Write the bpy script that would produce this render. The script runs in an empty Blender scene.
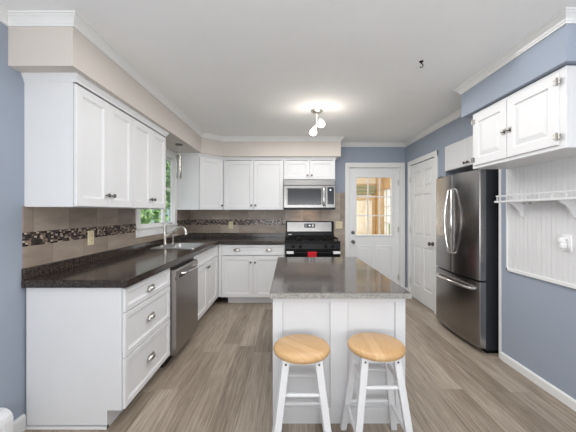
import bpy, bmesh, math, random
from mathutils import Vector, Matrix

scene = bpy.context.scene
COL = scene.collection
PI = math.pi
random.seed(7)

# ------------------------------------------------------------------ camera, world, lights, exposure
F = 290.0
cam_data = bpy.data.cameras.new('camera')
cam_data.sensor_fit = 'HORIZONTAL'
cam_data.sensor_width = 36.0
cam_data.lens = F / 576 * 36.0
cam_data.shift_x = -0.5 / 576
cam_data.shift_y = -4.0 / 576
cam_data.clip_start = 0.05
cam = bpy.data.objects.new('camera', cam_data)
cam.location = (0, 0, 1.34)
cam.rotation_euler = (PI / 2, 0, 0)
COL.objects.link(cam)
scene.camera = cam

scene.view_settings.view_transform = 'Standard'
scene.view_settings.look = 'None'
scene.view_settings.gamma = 1.0
scene.view_settings.use_curve_mapping = False
scene.view_settings.exposure = 0.07

world = bpy.data.worlds.new('world')
scene.world = world
world.use_nodes = True
wbg = world.node_tree.nodes['Background']
wbg.inputs['Color'].default_value = (0.80, 0.90, 1.0, 1)
wbg.inputs['Strength'].default_value = 1.3


def light(name, kind, loc, energy, color=(1, 1, 1), size=(1, 1), aim=None, radius=0.05):
    d = bpy.data.lights.new(name, kind)
    d.energy = energy
    d.color = color
    if kind == 'AREA':
        d.shape = 'RECTANGLE'
        d.size, d.size_y = size
    elif kind == 'POINT':
        d.shadow_soft_size = radius
    o = bpy.data.objects.new(name, d)
    o.location = loc
    if aim is not None:
        o.rotation_euler = Vector(aim).to_track_quat('-Z', 'Y').to_euler()
    COL.objects.link(o)
    return o


sun = light('sun', 'SUN', (6, 2, 6), 2.6, (1.0, 0.95, 0.88), aim=(-0.80, 0.35, -0.50))
sun.data.angle = math.radians(2)
light('rear_fill_light', 'AREA', (0.2, -2.55, 1.45), 20, (0.99, 0.995, 1.0), (3.2, 2.0), aim=(0, 1, 0.0))  # added fill lamp behind the camera, standing in for window daylight
light('ceiling_fill_light', 'AREA', (0.3, 0.7, 2.44), 20, (1.0, 0.995, 0.985), (2.6, 2.6), aim=(0, 0, -1))  # added overhead fill lamp, no fixture there; lifts the side faces
light('kitchen_fill_light', 'AREA', (0.35, 2.9, 2.44), 32, (1.0, 0.99, 0.975), (1.8, 2.4), aim=(0, 0, -1))  # added down lamp over the kitchen, brightens the room by way of the floor
light('uplight_fill', 'AREA', (0.15, -1.3, 1.2), 66, (0.99, 0.995, 1.0), (2.8, 1.6), aim=(0, 0.8, 1))  # added uplight behind the camera to brighten the ceiling
light('sunroom_fill_light', 'AREA', (1.6, 6.2, 2.55), 62, (1.0, 0.97, 0.92), (1.2, 1.6), aim=(0.1, 0.3, -1))  # added lamp that brightens the sunroom, no fixture of its own


# ------------------------------------------------------------------ node helpers
class N:
    """tiny expression wrapper on shader sockets"""
    def __init__(self, nt, s):
        self.nt, self.s = nt, s

    def _m(self, op, other=None, third=None):
        n = self.nt.nodes.new('ShaderNodeMath')
        n.operation = op
        self.nt.links.new(self.s, n.inputs[0])
        for i, v in ((1, other), (2, third)):
            if v is None:
                continue
            if isinstance(v, N):
                self.nt.links.new(v.s, n.inputs[i])
            else:
                n.inputs[i].default_value = v
        return N(self.nt, n.outputs[0])

    def __add__(self, o): return self._m('ADD', o)
    def __sub__(self, o): return self._m('SUBTRACT', o)
    def __mul__(self, o): return self._m('MULTIPLY', o)
    def __truediv__(self, o): return self._m('DIVIDE', o)
    def floor(self): return self._m('FLOOR')
    def fract(self): return self._m('FRACT')
    def lt(self, o): return self._m('LESS_THAN', o)
    def gt(self, o): return self._m('GREATER_THAN', o)
    def maxi(self, o): return self._m('MAXIMUM', o)
    def mod(self, o): return self._m('FLOORED_MODULO', o)


def new_mat(name):
    m = bpy.data.materials.new(name)
    m.use_nodes = True
    nt = m.node_tree
    b = nt.nodes['Principled BSDF']
    return m, nt, b


def coords(nt):
    tc = nt.nodes.new('ShaderNodeTexCoord')
    sx = nt.nodes.new('ShaderNodeSeparateXYZ')
    nt.links.new(tc.outputs['Object'], sx.inputs[0])
    return [N(nt, sx.outputs[i]) for i in range(3)]


def comb(nt, x, y, z=0.0):
    c = nt.nodes.new('ShaderNodeCombineXYZ')
    for i, v in enumerate((x, y, z)):
        if isinstance(v, N):
            nt.links.new(v.s, c.inputs[i])
        else:
            c.inputs[i].default_value = v
    return c.outputs[0]


def white(nt, vec):
    n = nt.nodes.new('ShaderNodeTexWhiteNoise')
    n.noise_dimensions = '3D'
    nt.links.new(vec, n.inputs['Vector'])
    return N(nt, n.outputs['Value'])


def noise(nt, vec, scale=1.0, detail=2.0, rough=0.5, dist=0.0):
    n = nt.nodes.new('ShaderNodeTexNoise')
    n.inputs['Scale'].default_value = scale
    n.inputs['Detail'].default_value = detail
    n.inputs['Roughness'].default_value = rough
    n.inputs['Distortion'].default_value = dist
    if vec is not None:
        nt.links.new(vec, n.inputs['Vector'])
    return N(nt, n.outputs[0])


def ramp(nt, fac, stops, interp='LINEAR'):
    r = nt.nodes.new('ShaderNodeValToRGB')
    r.color_ramp.interpolation = interp
    el = r.color_ramp.elements
    while len(el) < len(stops):
        el.new(0.5)
    for e, (p, c) in zip(el, stops):
        e.position = p
        e.color = (*c, 1) if len(c) == 3 else c
    nt.links.new(fac.s, r.inputs[0])
    return r.outputs[0]


def mix(nt, fac, a, b, mode='MIX'):
    m = nt.nodes.new('ShaderNodeMix')
    m.data_type = 'RGBA'
    m.blend_type = mode
    for i, v in ((0, fac), (6, a), (7, b)):
        if isinstance(v, N):
            nt.links.new(v.s, m.inputs[i])
        elif isinstance(v, (int, float)):
            m.inputs[i].default_value = v
        elif isinstance(v, tuple):
            m.inputs[i].default_value = (*v, 1)
        else:
            nt.links.new(v, m.inputs[i])
    return m.outputs[2]


def bump(nt, b, h, strength=0.1, dist=0.01):
    bn = nt.nodes.new('ShaderNodeBump')
    bn.inputs['Strength'].default_value = strength
    bn.inputs['Distance'].default_value = dist
    nt.links.new(h.s if isinstance(h, N) else h, bn.inputs['Height'])
    nt.links.new(bn.outputs[0], b.inputs['Normal'])


def srgb(r, g, b):
    def f(c):
        c /= 255
        return c / 12.92 if c <= 0.04045 else ((c + 0.055) / 1.055) ** 2.4
    return (f(r), f(g), f(b))


def paint(name, col, rough=0.5, var=0.03, scale=3.0, bs=0.0, bscale=200, spec=0.5):
    m, nt, b = new_mat(name)
    x, y, z = coords(nt)
    n = noise(nt, comb(nt, x, y, z), scale, 3)
    lo = tuple(c * (1 - var) for c in col)
    hi = tuple(min(1, c * (1 + var)) for c in col)
    nt.links.new(ramp(nt, n, [(0.3, lo), (0.7, hi)]), b.inputs['Base Color'])
    b.inputs['Roughness'].default_value = rough
    b.inputs['Specular IOR Level'].default_value = spec
    if bs > 0:
        bump(nt, b, noise(nt, comb(nt, x, y, z), bscale, 2), bs, 0.002)
    return m


def metal(name, col, rough=0.3, axis=2, streak=0.08):
    m, nt, b = new_mat(name)
    x, y, z = coords(nt)
    s = [180, 180, 180]
    s[axis] = 3
    n = noise(nt, comb(nt, x * s[0], y * s[1], z * s[2]), 1.0, 3)
    lo = tuple(c * (1 - streak) for c in col)
    hi = tuple(min(1, c * (1 + streak)) for c in col)
    nt.links.new(ramp(nt, n, [(0.3, lo), (0.7, hi)]), b.inputs['Base Color'])
    b.inputs['Metallic'].default_value = 1
    b.inputs['Roughness'].default_value = rough
    return m


M = {}
M['white'] = paint('cabinet_white_paint', srgb(224, 224, 225), 0.38, 0.012, 4, 0.05, 60)
M['trimwhite'] = paint('trim_white_paint', srgb(234, 234, 233), 0.4, 0.01)
M['doorwhite'] = paint('door_white_paint', srgb(232, 233, 234), 0.45, 0.01)
M['blue'] = paint('blue_grey_wall_paint', srgb(157, 166, 180), 0.75, 0.02, 1.5, 0.08, 220, 0.25)
M['beige'] = paint('warm_beige_wall_paint', srgb(210, 202, 195), 0.75, 0.015, 1.5, 0.08, 220, 0.25)
M['ceiling'] = paint('ceiling_flat_white', srgb(243, 243, 243), 0.9, 0.012, 2.5, 0.25, 90, 0.1)
M['greywall'] = paint('dining_wall_paint', srgb(190, 196, 204), 0.8)
M['black'] = paint('black_plastic', (0.008, 0.008, 0.009), 0.22, 0.1, spec=0.14)
M['blackmatte'] = paint('black_iron', (0.007, 0.007, 0.007), 0.55, 0.2, 30, spec=0.12)
M['toe'] = paint('toe_kick_black', (0.02, 0.018, 0.017), 0.6)  # the dishwasher kick board itself is black
M['glassblack'] = paint('black_glass', (0.02, 0.022, 0.026), 0.12, 0.1)
M['fridgeside'] = paint('fridge_side_charcoal', (0.018, 0.020, 0.026), 0.45, 0.1, 40)
M['steel'] = metal('brushed_stainless', (0.24, 0.232, 0.225), 0.24, 0)
M['steelv'] = metal('brushed_stainless_vertical', (0.33, 0.318, 0.312), 0.24, 0)
M['steeldark'] = metal('dark_stainless', (0.36, 0.335, 0.32), 0.36, 0)
M['chrome'] = metal('polished_chrome', (0.80, 0.79, 0.78), 0.12, 2, 0.02)
M['nickel'] = metal('satin_nickel', (0.58, 0.56, 0.52), 0.28, 2, 0.05)
M['bronze'] = metal('dark_pewter', (0.16, 0.15, 0.14), 0.35, 2, 0.2)
M['pewter'] = metal('aged_nickel', (0.30, 0.29, 0.275), 0.3, 2, 0.25)
M['sinksteel'] = metal('satin_sink_steel', (0.66, 0.66, 0.66), 0.38, 0, 0.04)
M['beigeplastic'] = paint('beige_plastic', srgb(225, 212, 178), 0.4)
M['whiteplastic'] = paint('white_plastic', srgb(236, 236, 236), 0.35)
M['red'] = paint('red_cloth', (0.55, 0.012, 0.02), 0.9, 0.2, 80, 0.4, 400)
M['pine'] = paint('honey_pine', srgb(196, 164, 118), 0.5, 0.15, 6)
M['cream'] = paint('sunroom_cream', srgb(228, 218, 198), 0.7)
M['shadegreen'] = paint('sunroom_shade_fabric', srgb(150, 150, 118), 0.9)
M['bark'] = paint('bark', (0.10, 0.07, 0.05), 0.9, 0.4, 12)
M['siding'] = paint('pale_blue_siding', srgb(205, 222, 232), 0.7)
M['grass'] = paint('lawn_green', (0.10, 0.22, 0.05), 0.9, 0.3, 2)
M['roof'] = paint('roof_shingle_grey', (0.12, 0.12, 0.13), 0.9, 0.3, 20)


def leafmat(name, stops):
    m, nt, b = new_mat(name)
    x, y, z = coords(nt)
    n = noise(nt, comb(nt, x, y, z), 6, 4, 0.7)
    nt.links.new(ramp(nt, n, stops), b.inputs['Base Color'])
    b.inputs['Roughness'].default_value = 0.6
    b.inputs['Transmission Weight'].default_value = 0.0
    return m


M['leaf'] = leafmat('leaf_green', [(0.3, (0.10, 0.25, 0.06)), (0.5, (0.32, 0.52, 0.20)), (0.68, (0.70, 0.84, 0.50))])


def mk_glass(name, tint=(1, 1, 1), refl=0.08):
    m = bpy.data.materials.new(name)
    m.use_nodes = True
    nt = m.node_tree
    nt.nodes.clear()
    out = nt.nodes.new('ShaderNodeOutputMaterial')
    t = nt.nodes.new('ShaderNodeBsdfTransparent')
    t.inputs[0].default_value = (*tint, 1)
    g = nt.nodes.new('ShaderNodeBsdfGlossy')
    g.inputs['Roughness'].default_value = 0.03
    mx = nt.nodes.new('ShaderNodeMixShader')
    mx.inputs[0].default_value = refl
    nt.links.new(t.outputs[0], mx.inputs[1])
    nt.links.new(g.outputs[0], mx.inputs[2])
    nt.links.new(mx.outputs[0], out.inputs[0])
    return m


M['glass'] = mk_glass('window_glass')
M['shadeglass'] = mk_glass('pendant_glass', (0.82, 0.81, 0.78), 0.2)


def emit(name, col, s):
    m, nt, b = new_mat(name)
    b.inputs['Base Color'].default_value = (*col, 1)
    b.inputs['Emission Color'].default_value = (*col, 1)
    b.inputs['Emission Strength'].default_value = s
    return m


M['bulb'] = emit('lit_frosted_glass', (1.0, 0.95, 0.86), 6)
M['display'] = emit('lit_display', (0.75, 0.85, 1.0), 0.9)

# floor : grey-brown laminate planks running towards the far wall
m, nt, b = new_mat('laminate_floor')
x, y, z = coords(nt)
PW, PL = 0.165, 1.22
c = (x / PW).floor()
yo = y / PL + white(nt, comb(nt, c, 3.3, 1.1)) * 0.93
r = yo.floor()
rnd = white(nt, comb(nt, c, r, 0.5))
g1 = noise(nt, comb(nt, x * 66 + rnd * 31, y * 2.2 + rnd * 17, 0.0), 1.0, 4, 0.65, 0.5)
g2 = noise(nt, comb(nt, x * 190 + rnd * 11, y * 5.5 + rnd * 7, 2.0), 1.0, 3, 0.6)
g3 = noise(nt, comb(nt, x * 9 + rnd * 19, y * 0.8 + rnd * 5, 4.0), 1.0, 2, 0.5)
tone = g1 * 0.48 + g2 * 0.34 + g3 * 0.20 + rnd * 0.13 - 0.065
colr = ramp(nt, tone, [(0.30, srgb(100, 88, 76)), (0.44, srgb(136, 123, 109)), (0.55, srgb(160, 147, 133)),
                       (0.70, srgb(190, 178, 164))])
seam = (x / PW).fract().lt(0.012).maxi(yo.fract().lt(0.0018))
nt.links.new(mix(nt, seam * 0.5, colr, (0.09, 0.075, 0.065)), b.inputs['Base Color'])
b.inputs['Roughness'].default_value = 0.42
b.inputs['Specular IOR Level'].default_value = 0.35
bump(nt, b, g2, 0.12, 0.001)
M['floor'] = m


def counter_mat(name, base, specks, rough, dens=1.0):
    m, nt, b = new_mat(name)
    x, y, z = coords(nt)
    v = nt.nodes.new('ShaderNodeTexVoronoi')
    v.inputs['Scale'].default_value = 260 * dens
    nt.links.new(comb(nt, x, y, z), v.inputs['Vector'])
    sp = nt.nodes.new('ShaderNodeSeparateColor')
    nt.links.new(v.outputs['Color'], sp.inputs[0])
    cv = N(nt, sp.outputs[0])
    nt.links.new(ramp(nt, cv, [(0.0, base)] + specks, 'CONSTANT'), b.inputs['Base Color'])
    b.inputs['Roughness'].default_value = rough
    b.inputs['Specular IOR Level'].default_value = 0.5
    return m


M['counter'] = counter_mat('dark_speckled_laminate', srgb(48, 42, 39),
                           [(0.40, srgb(70, 60, 54)), (0.62, srgb(28, 25, 24)), (0.83, srgb(104, 92, 82)), (0.93, srgb(20, 18, 18))], 0.13)
M['islandtop'] = counter_mat('grey_speckled_laminate', srgb(84, 79, 77),
                             [(0.35, srgb(98, 93, 90)), (0.6, srgb(70, 67, 66)), (0.82, srgb(124, 119, 114)), (0.93, srgb(54, 52, 52))], 0.10)
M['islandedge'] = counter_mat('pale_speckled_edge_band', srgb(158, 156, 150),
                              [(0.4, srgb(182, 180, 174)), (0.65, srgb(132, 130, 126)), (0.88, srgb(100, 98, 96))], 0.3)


def wall_tile(name, ax, phase):
    m, nt, b = new_mat(name)
    cc = coords(nt)
    u = cc[ax]
    z = cc[2]
    T = 0.305
    low = z.lt(1.17)
    uu = u / T + low * 0.5 + phase
    cell = uu.floor()
    rnd = white(nt, comb(nt, cell, low, 4.0))
    n = noise(nt, comb(nt, u * 2.0 + rnd * 9, z * 7.0, rnd * 5), 1.5, 4, 0.6)
    f = n * 0.8 + rnd * 0.25 - 0.05
    col = ramp(nt, f, [(0.25, srgb(138, 124, 112)), (0.5, srgb(163, 149, 136)), (0.75, srgb(188, 174, 161))])
    g = uu.fract().lt(0.012)
    nt.links.new(mix(nt, g, col, srgb(128, 112, 100)), b.inputs['Base Color'])
    b.inputs['Roughness'].default_value = 0.38
    return m


def mosaic(name, ax):
    m, nt, b = new_mat(name)
    cc = coords(nt)
    u = cc[ax]
    z = cc[2]
    row = (z / 0.0125).floor()
    uu = u / 0.021 + white(nt, comb(nt, row, 7.0, 0.0))
    cell = uu.floor()
    rnd = white(nt, comb(nt, cell, row, 2.0))
    rnd2 = white(nt, comb(nt, cell, row, 8.0))
    col = ramp(nt, rnd, [(0.0, srgb(36, 30, 30)), (0.26, srgb(108, 92, 84)), (0.42, srgb(58, 49, 48)),
                         (0.60, srgb(190, 172, 156)), (0.74, srgb(30, 26, 27)), (0.88, srgb(146, 124, 108))], 'CONSTANT')
    g = uu.fract().lt(0.07).maxi((z / 0.0125).fract().lt(0.10))
    nt.links.new(mix(nt, g, col, srgb(96, 84, 76)), b.inputs['Base Color'])
    nt.links.new((rnd2 * 0.4 + 0.1).s, b.inputs['Roughness'])
    return m


M['tile_l'] = wall_tile('taupe_tile_side', 1, -1.84 / 0.305 + 10)
M['tile_b'] = wall_tile('taupe_tile_far', 0, 10.2)
M['mos_l'] = mosaic('mosaic_side', 1)
M['mos_b'] = mosaic('mosaic_far', 0)

# stool seat wood
m, nt, b = new_mat('butcher_block_oak')
x, y, z = coords(nt)
st = (x * 0.94 + y * 0.34) / 0.045
rnd = white(nt, comb(nt, st.floor(), 1.0, 1.0))
gr = noise(nt, comb(nt, (x * 0.94 + y * 0.34) * 120, (y * 0.94 - x * 0.34) * 8, rnd * 9), 1.0, 4, 0.6)
nt.links.new(ramp(nt, gr * 0.75 + rnd * 0.25, [(0.2, srgb(184, 142, 94)), (0.5, srgb(199, 160, 112)), (0.8, srgb(212, 178, 132))]),
             b.inputs['Base Color'])
b.inputs['Roughness'].default_value = 0.32
M['oak'] = m

# ------------------------------------------------------------------ mesh builder


class MB:
    def __init__(self):
        self.v, self.f, self.smooth = [], [], []

    def add(self, verts, faces, smooth=False):
        k = len(self.v)
        self.v += [tuple(p) for p in verts]
        self.f += [tuple(i + k for i in fc) for fc in faces]
        self.smooth += [smooth] * len(faces)
        return self

    def box(self, x0, x1, y0, y1, z0, z1):
        v = [(x, y, z) for z in (z0, z1) for y in (y0, y1) for x in (x0, x1)]
        return self.add(v, [(0, 1, 3, 2), (4, 6, 7, 5), (0, 4, 5, 1), (2, 3, 7, 6), (0, 2, 6, 4), (1, 5, 7, 3)])

    def bar(self, p0, p1, w, w1=None):
        w1 = w if w1 is None else w1
        v = []
        for p, ww in ((p0, w), (p1, w1)):
            h = ww / 2
            v += [(p[0] - h, p[1] - h, p[2]), (p[0] + h, p[1] - h, p[2]), (p[0] + h, p[1] + h, p[2]), (p[0] - h, p[1] + h, p[2])]
        return self.add(v, [(3, 2, 1, 0), (4, 5, 6, 7)] + [(i, (i + 1) % 4, 4 + (i + 1) % 4, 4 + i) for i in range(4)])

    def tube(self, pts, r, n=12):
        pts = [Vector(p) for p in pts]
        rs = r if isinstance(r, (list, tuple)) else [r] * len(pts)
        t0 = (pts[1] - pts[0]).normalized()
        a = Vector((0, 0, 1)) if abs(t0.z) < 0.9 else Vector((1, 0, 0))
        u = t0.cross(a).normalized()
        v = []
        for i, p in enumerate(pts):
            t = (pts[min(i + 1, len(pts) - 1)] - pts[max(i - 1, 0)]).normalized()
            u = (u - t * u.dot(t)).normalized()
            w = t.cross(u)
            for k in range(n):
                a = 2 * PI * k / n
                v.append(p + (u * math.cos(a) + w * math.sin(a)) * rs[i])
        f = []
        for i in range(len(pts) - 1):
            for k in range(n):
                f.append((i * n + k, i * n + (k + 1) % n, (i + 1) * n + (k + 1) % n, (i + 1) * n + k))
        self.add(v, f + [tuple(range(n))[::-1], tuple(range((len(pts) - 1) * n, len(pts) * n))], True)
        return self

    def cyl(self, p0, p1, r, r1=None, n=16):
        return self.tube([p0, p1], [r, r if r1 is None else r1], n)

    def lathe(self, prof, c=(0, 0, 0), axis='z', n=24):
        """prof: (radius, height) pairs; closed at both ends"""
        v, f = [], []
        for (r, h) in prof:
            for k in range(n):
                a = 2 * PI * k / n
                p, q = r * math.cos(a), r * math.sin(a)
                if axis == 'z':
                    v.append((c[0] + p, c[1] + q, c[2] + h))
                elif axis == 'y':
                    v.append((c[0] + p, c[1] + h, c[2] + q))
                else:
                    v.append((c[0] + h, c[1] + p, c[2] + q))
        for i in range(len(prof) - 1):
            for k in range(n):
                f.append((i * n + k, i * n + (k + 1) % n, (i + 1) * n + (k + 1) % n, (i + 1) * n + k))
        f += [tuple(range(n))[::-1], tuple(range((len(prof) - 1) * n, len(prof) * n))]
        return self.add(v, f, True)

    def prism(self, poly, a, b, axis='z', smooth=False):
        """poly in the two other axes (in x,y,z order), extruded along axis from a to b"""
        n = len(poly)
        v = []
        for h in (a, b):
            for (p, q) in poly:
                v.append({'z': (p, q, h), 'y': (p, h, q), 'x': (h, p, q)}[axis])
        return self.add(v, [tuple(range(n))[::-1], tuple(range(n, 2 * n))] + [(i, (i + 1) % n, n + (i + 1) % n, n + i) for i in range(n)], smooth)

    def panel(self, x0, x1, z0, z1, steps, back=None):
        """front facing -y, concentric rectangles (inset, y); closed by a back face"""
        v, f = [], []
        for (d, y) in steps:
            v += [(x0 + d, y, z0 + d), (x1 - d, y, z0 + d), (x1 - d, y, z1 - d), (x0 + d, y, z1 - d)]
        for i in range(len(steps) - 1):
            for k in range(4):
                f.append((i * 4 + k, i * 4 + (k + 1) % 4, (i + 1) * 4 + (k + 1) % 4, (i + 1) * 4 + k))
        n = len(steps) * 4
        f += [(n - 4, n - 3, n - 2, n - 1), (3, 2, 1, 0)]
        return self.add(v, f)

    def shaker(self, x0, x1, z0, z1, y=0.0, t=0.0175, rail=0.055, rec=0.009):
        c = 0.0025
        return self.panel(x0, x1, z0, z1, [(0, y + t), (0, y + c), (c, y), (rail, y), (rail + 0.006, y + rec * 0.7), (rail + 0.012, y + rec * 0.7), (rail + 0.014, y + rec)])

    def raised(self, x0, x1, z0, z1, y=0.0, t=0.02, rail=0.06):
        c = 0.003
        return self.panel(x0, x1, z0, z1, [(0, y + t), (0, y + c), (c, y), (rail, y), (rail + 0.006, y + 0.009), (rail + 0.012, y + 0.009), (rail + 0.045, y + 0.002), (rail + 0.05, y + 0.002)])

    def build(self, name, m, parent=None, bevel=0.0, sharp=38, loc=None):
        me = bpy.data.meshes.new(name)
        me.from_pydata(self.v, [], self.f)
        me.update()
        bm = bmesh.new()
        bm.from_mesh(me)
        bmesh.ops.recalc_face_normals(bm, faces=bm.faces)
        bm.to_mesh(me)
        bm.free()
        if any(self.smooth):
            for p, s in zip(me.polygons, self.smooth):
                p.use_smooth = s
            me.set_sharp_from_angle(angle=math.radians(sharp))
        me.materials.append(m)
        o = bpy.data.objects.new(name, me)
        if parent is not None:
            o.parent = parent
        elif loc is not None:
            o.location = loc
        COL.objects.link(o)
        if bevel:
            bv = o.modifiers.new('bevel', 'BEVEL')
            bv.width = bevel
            bv.segments = 2
            bv.limit_method = 'ANGLE'
            bv.angle_limit = math.radians(50)
        return o


def grid_slab(xs, ys, keep, z0, z1, axis='z'):
    """welded slab made of the grid cells for which keep(i, j); thickness along axis"""
    mb = MB()
    idx = {}

    def V(i, j, k):
        key = (i, j, k)
        if key not in idx:
            p, q, h = xs[i], ys[j], (z0, z1)[k]
            mb.v.append({'z': (p, q, h), 'y': (p, h, q), 'x': (h, p, q)}[axis])
            idx[key] = len(mb.v) - 1
        return idx[key]
    cells = {(i, j) for i in range(len(xs) - 1) for j in range(len(ys) - 1) if keep(i, j)}
    for (i, j) in cells:
        mb.f.append((V(i, j, 0), V(i, j + 1, 0), V(i + 1, j + 1, 0), V(i + 1, j, 0)))
        mb.f.append((V(i, j, 1), V(i + 1, j, 1), V(i + 1, j + 1, 1), V(i, j + 1, 1)))
        for (di, dj, a, bb) in ((-1, 0, (i, j), (i, j + 1)), (1, 0, (i + 1, j + 1), (i + 1, j)), (0, -1, (i + 1, j), (i, j)), (0, 1, (i, j + 1), (i + 1, j + 1))):
            if (i + di, j + dj) not in cells:
                mb.f.append((V(*a, 0), V(*bb, 0), V(*bb, 1), V(*a, 1)))
    mb.smooth = [False] * len(mb.f)
    return mb


def sweep(path, prof, closed=False, mb=None):
    """prof: (out, z) pairs swept along 2D path; 'out' is to the left of travel; mitred"""
    mb = mb or MB()
    P = [Vector(p) for p in path]
    n = len(P)
    base = len(mb.v)
    for i, p in enumerate(P):
        if closed or 0 < i < n - 1:
            a = (p - P[(i - 1) % n]).normalized()
            c = (P[(i + 1) % n] - p).normalized()
        elif i == 0:
            a = c = (P[1] - p).normalized()
        else:
            a = c = (p - P[i - 1]).normalized()
        na, nc = Vector((-a.y, a.x)), Vector((-c.y, c.x))
        mm = (na + nc) / (1 + na.dot(nc))
        for (o, z) in prof:
            q = p + mm * o
            mb.v.append((q.x, q.y, z))
    k = len(prof)
    segs = n if closed else n - 1
    for i in range(segs):
        j = (i + 1) % n
        for t in range(k):
            u = (t + 1) % k
            mb.f.append((base + i * k + t, base + i * k + u, base + j * k + u, base + j * k + t))
            mb.smooth.append(False)
    if not closed:
        mb.f.append(tuple(base + t for t in range(k)))
        mb.f.append(tuple(base + (n - 1) * k + t for t in range(k))[::-1])
        mb.smooth += [False, False]
    return mb


def props(o, label=None, cat=None, group=None, kind=None):
    if label: o['label'] = label
    if cat: o['category'] = cat
    if group: o['group'] = group
    if kind: o['kind'] = kind
    return o


def thing(name, label, cat, loc=(0, 0, 0), rz=0.0, group=None, kind=None):
    o = bpy.data.objects.new(name, None)
    o.empty_display_size = 0.1
    o.location = loc
    o.rotation_euler = (0, 0, rz)
    COL.objects.link(o)
    return props(o, label, cat, group, kind)


def structure(o, label=None, cat=None):
    return props(o, label, cat, None, 'structure')


def copy_tree(o, parent=None):
    c = o.copy()
    COL.objects.link(c)
    if parent is not None:
        c.parent = parent
    for ch in list(o.children):
        copy_tree(ch, c)
    return c


R90 = PI / 2
XL, XR, YB, YF, ZC = -1.63, 1.94, 4.80, -2.80, 2.478     # room
CT = 0.925                                               # worktop height

# ------------------------------------------------------------------ room shell
structure(MB().box(-1.75, 2.75, -2.95, 4.80, -0.1, 0).build('floor', M['floor']), 'grey-brown laminate plank floor', 'floor')
structure(MB().box(-1.75, 2.75, -2.95, 4.95, ZC, ZC + 0.15).build('ceiling', M['ceiling']), 'flat pale ceiling over the kitchen', 'ceiling')

w = grid_slab([YF - 0.15, 3.16, 4.42, YB + 0.15], [0, 1.17, 2.12, ZC], lambda i, j: not (i == 1 and j == 1), XL - 0.14, XL, 'x')
structure(w.build('wall_left', M['blue']), 'blue-grey wall with the sink window', 'wall')
structure(MB().box(XL - 0.03, XL, 4.10, 4.42, 1.17, 2.12).build('trim_6', M['trimwhite']), 'thin jamb board at the splayed edge of the sink window', 'trim')
w = grid_slab([XL, 1.00, 1.845, 2.75], [0, 2.08, ZC], lambda i, j: not (i == 1 and j == 0), YB, YB + 0.14, 'y')
structure(w.build('wall_back', M['blue']), 'blue-grey wall with the half-glazed door', 'wall')
w = grid_slab([YF - 0.15, 2.665, 3.58, 3.83, 4.61, YB], [0, 2.075, 2.15, ZC], lambda i, j: not ((i == 1 and j < 2) or (i == 3 and j == 0)), XR, XR + 0.12, 'x')
structure(w.build('wall_right', M['blue']), 'blue wall with the fridge recess and panelled door', 'wall')
# wall behind the camera with an unseen window opening added for daylight
w = grid_slab([XL, -1.0, 1.4, XR], [0, 0.5, 2.1, ZC], lambda i, j: not (i == 1 and j == 1), YF - 0.12, YF, 'y')
structure(w.build('wall_front', M['greywall']), 'wall with a wide added window behind the viewpoint', 'wall')
wf = MB()
for a, bb, c0, d in ((-1.0, 1.4, 0.5, 0.56), (-1.0, 1.4, 2.04, 2.1), (-1.0, -0.94, 0.56, 2.04), (1.34, 1.4, 0.56, 2.04), (0.17, 0.23, 0.56, 2.04)):
    wf.box(a, bb, YF - 0.10, YF - 0.02, c0, d)
wfo = structure(wf.build('window_2', M['trimwhite']), 'unseen white window added behind the viewpoint for daylight', 'window')
MB().box(-0.95, 1.35, YF - 0.065, YF - 0.06, 0.55, 2.05).build('pane', M['glass'], wfo)
# fridge recess
al = MB()
al.box(XR + 0.12, 2.70, 2.60, 2.665, 0, 2.15).box(XR + 0.12, 2.70, 3.58, 3.65, 0, 2.15).box(2.66, 2.72, 2.60, 3.65, 0, 2.15).box(XR + 0.12, 2.70, 2.6, 3.65, 2.15, 2.2)
structure(al.build('wall_recess', M['greywall']), 'inside of the fridge recess', 'wall')
# white corner board beside the fridge
structure(MB().box(XR - 0.008, XR + 0.0, 2.640, 2.668, 0, 1.83).box(XR, XR + 0.12, 2.664, 2.672, 0, 1.83).build('trim_1', M['trimwhite'], bevel=0.002),
          'white upright board edging the fridge recess', 'trim')

# soffits
SZ = 2.19
sof = MB().prism([(XL, 1.686), (-1.253, 1.686), (-1.253, 4.17), (-1.0, 4.42), (0.797, 4.42), (0.797, YB), (XL, YB)], SZ, ZC)
structure(sof.build('wall_soffit', M['beige']), 'beige boxed soffit above the long run of wall cabinets', 'soffit')
sof = MB().box(1.588, XR, 1.66, 2.665, 2.205, ZC)
structure(sof.build('wall_soffit', M['blue']), 'pale blue boxed soffit above the wide white wall cupboard', 'soffit')

# crown moulding around everything (room interior lies to the right of this clockwise path -> reversed profile sign)
path = [(XL, YF), (XL, 1.686), (-1.253, 1.686), (-1.253, 4.17), (-1.0, 4.42), (0.797, 4.42), (0.797, YB), (XR, YB), (XR, 2.665),
        (1.588, 2.665), (1.588, 1.66), (XR, 1.66), (XR, YF)]
cp = [(0, -0.062), (-0.009, -0.062), (-0.009, -0.054), (-0.014, -0.049), (-0.019, -0.038), (-0.030, -0.024), (-0.040, -0.016), (-0.040, -0.011), (-0.048, -0.009), (-0.048, 0), (0, 0)]
structure(sweep(path, [(o, ZC + z) for o, z in cp], True).build('trim_2', M['trimwhite']), 'white crown moulding under the ceiling', 'moulding')
# cornice strips on top of wall cabinets
kp = [(0, 2.142), (-0.004, 2.142), (-0.006, 2.154), (-0.011, 2.162), (-0.018, 2.174), (-0.022, 2.180), (-0.022, SZ), (0, SZ)]
structure(sweep([(XL, 1.79), (-1.31, 1.79), (-1.31, 3.10), (XL, 3.10)], kp).build('trim_3', M['white']), 'white cornice strip capping the wall cabinets beside the window', 'moulding')
structure(sweep([(XL, 4.19), (-1.303, 4.19), (-1.012, 4.48), (0.722, 4.48), (0.722, YB)], kp).build('trim_4', M['white']), 'white cornice strip capping the wall cabinets over the stove', 'moulding')

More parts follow.
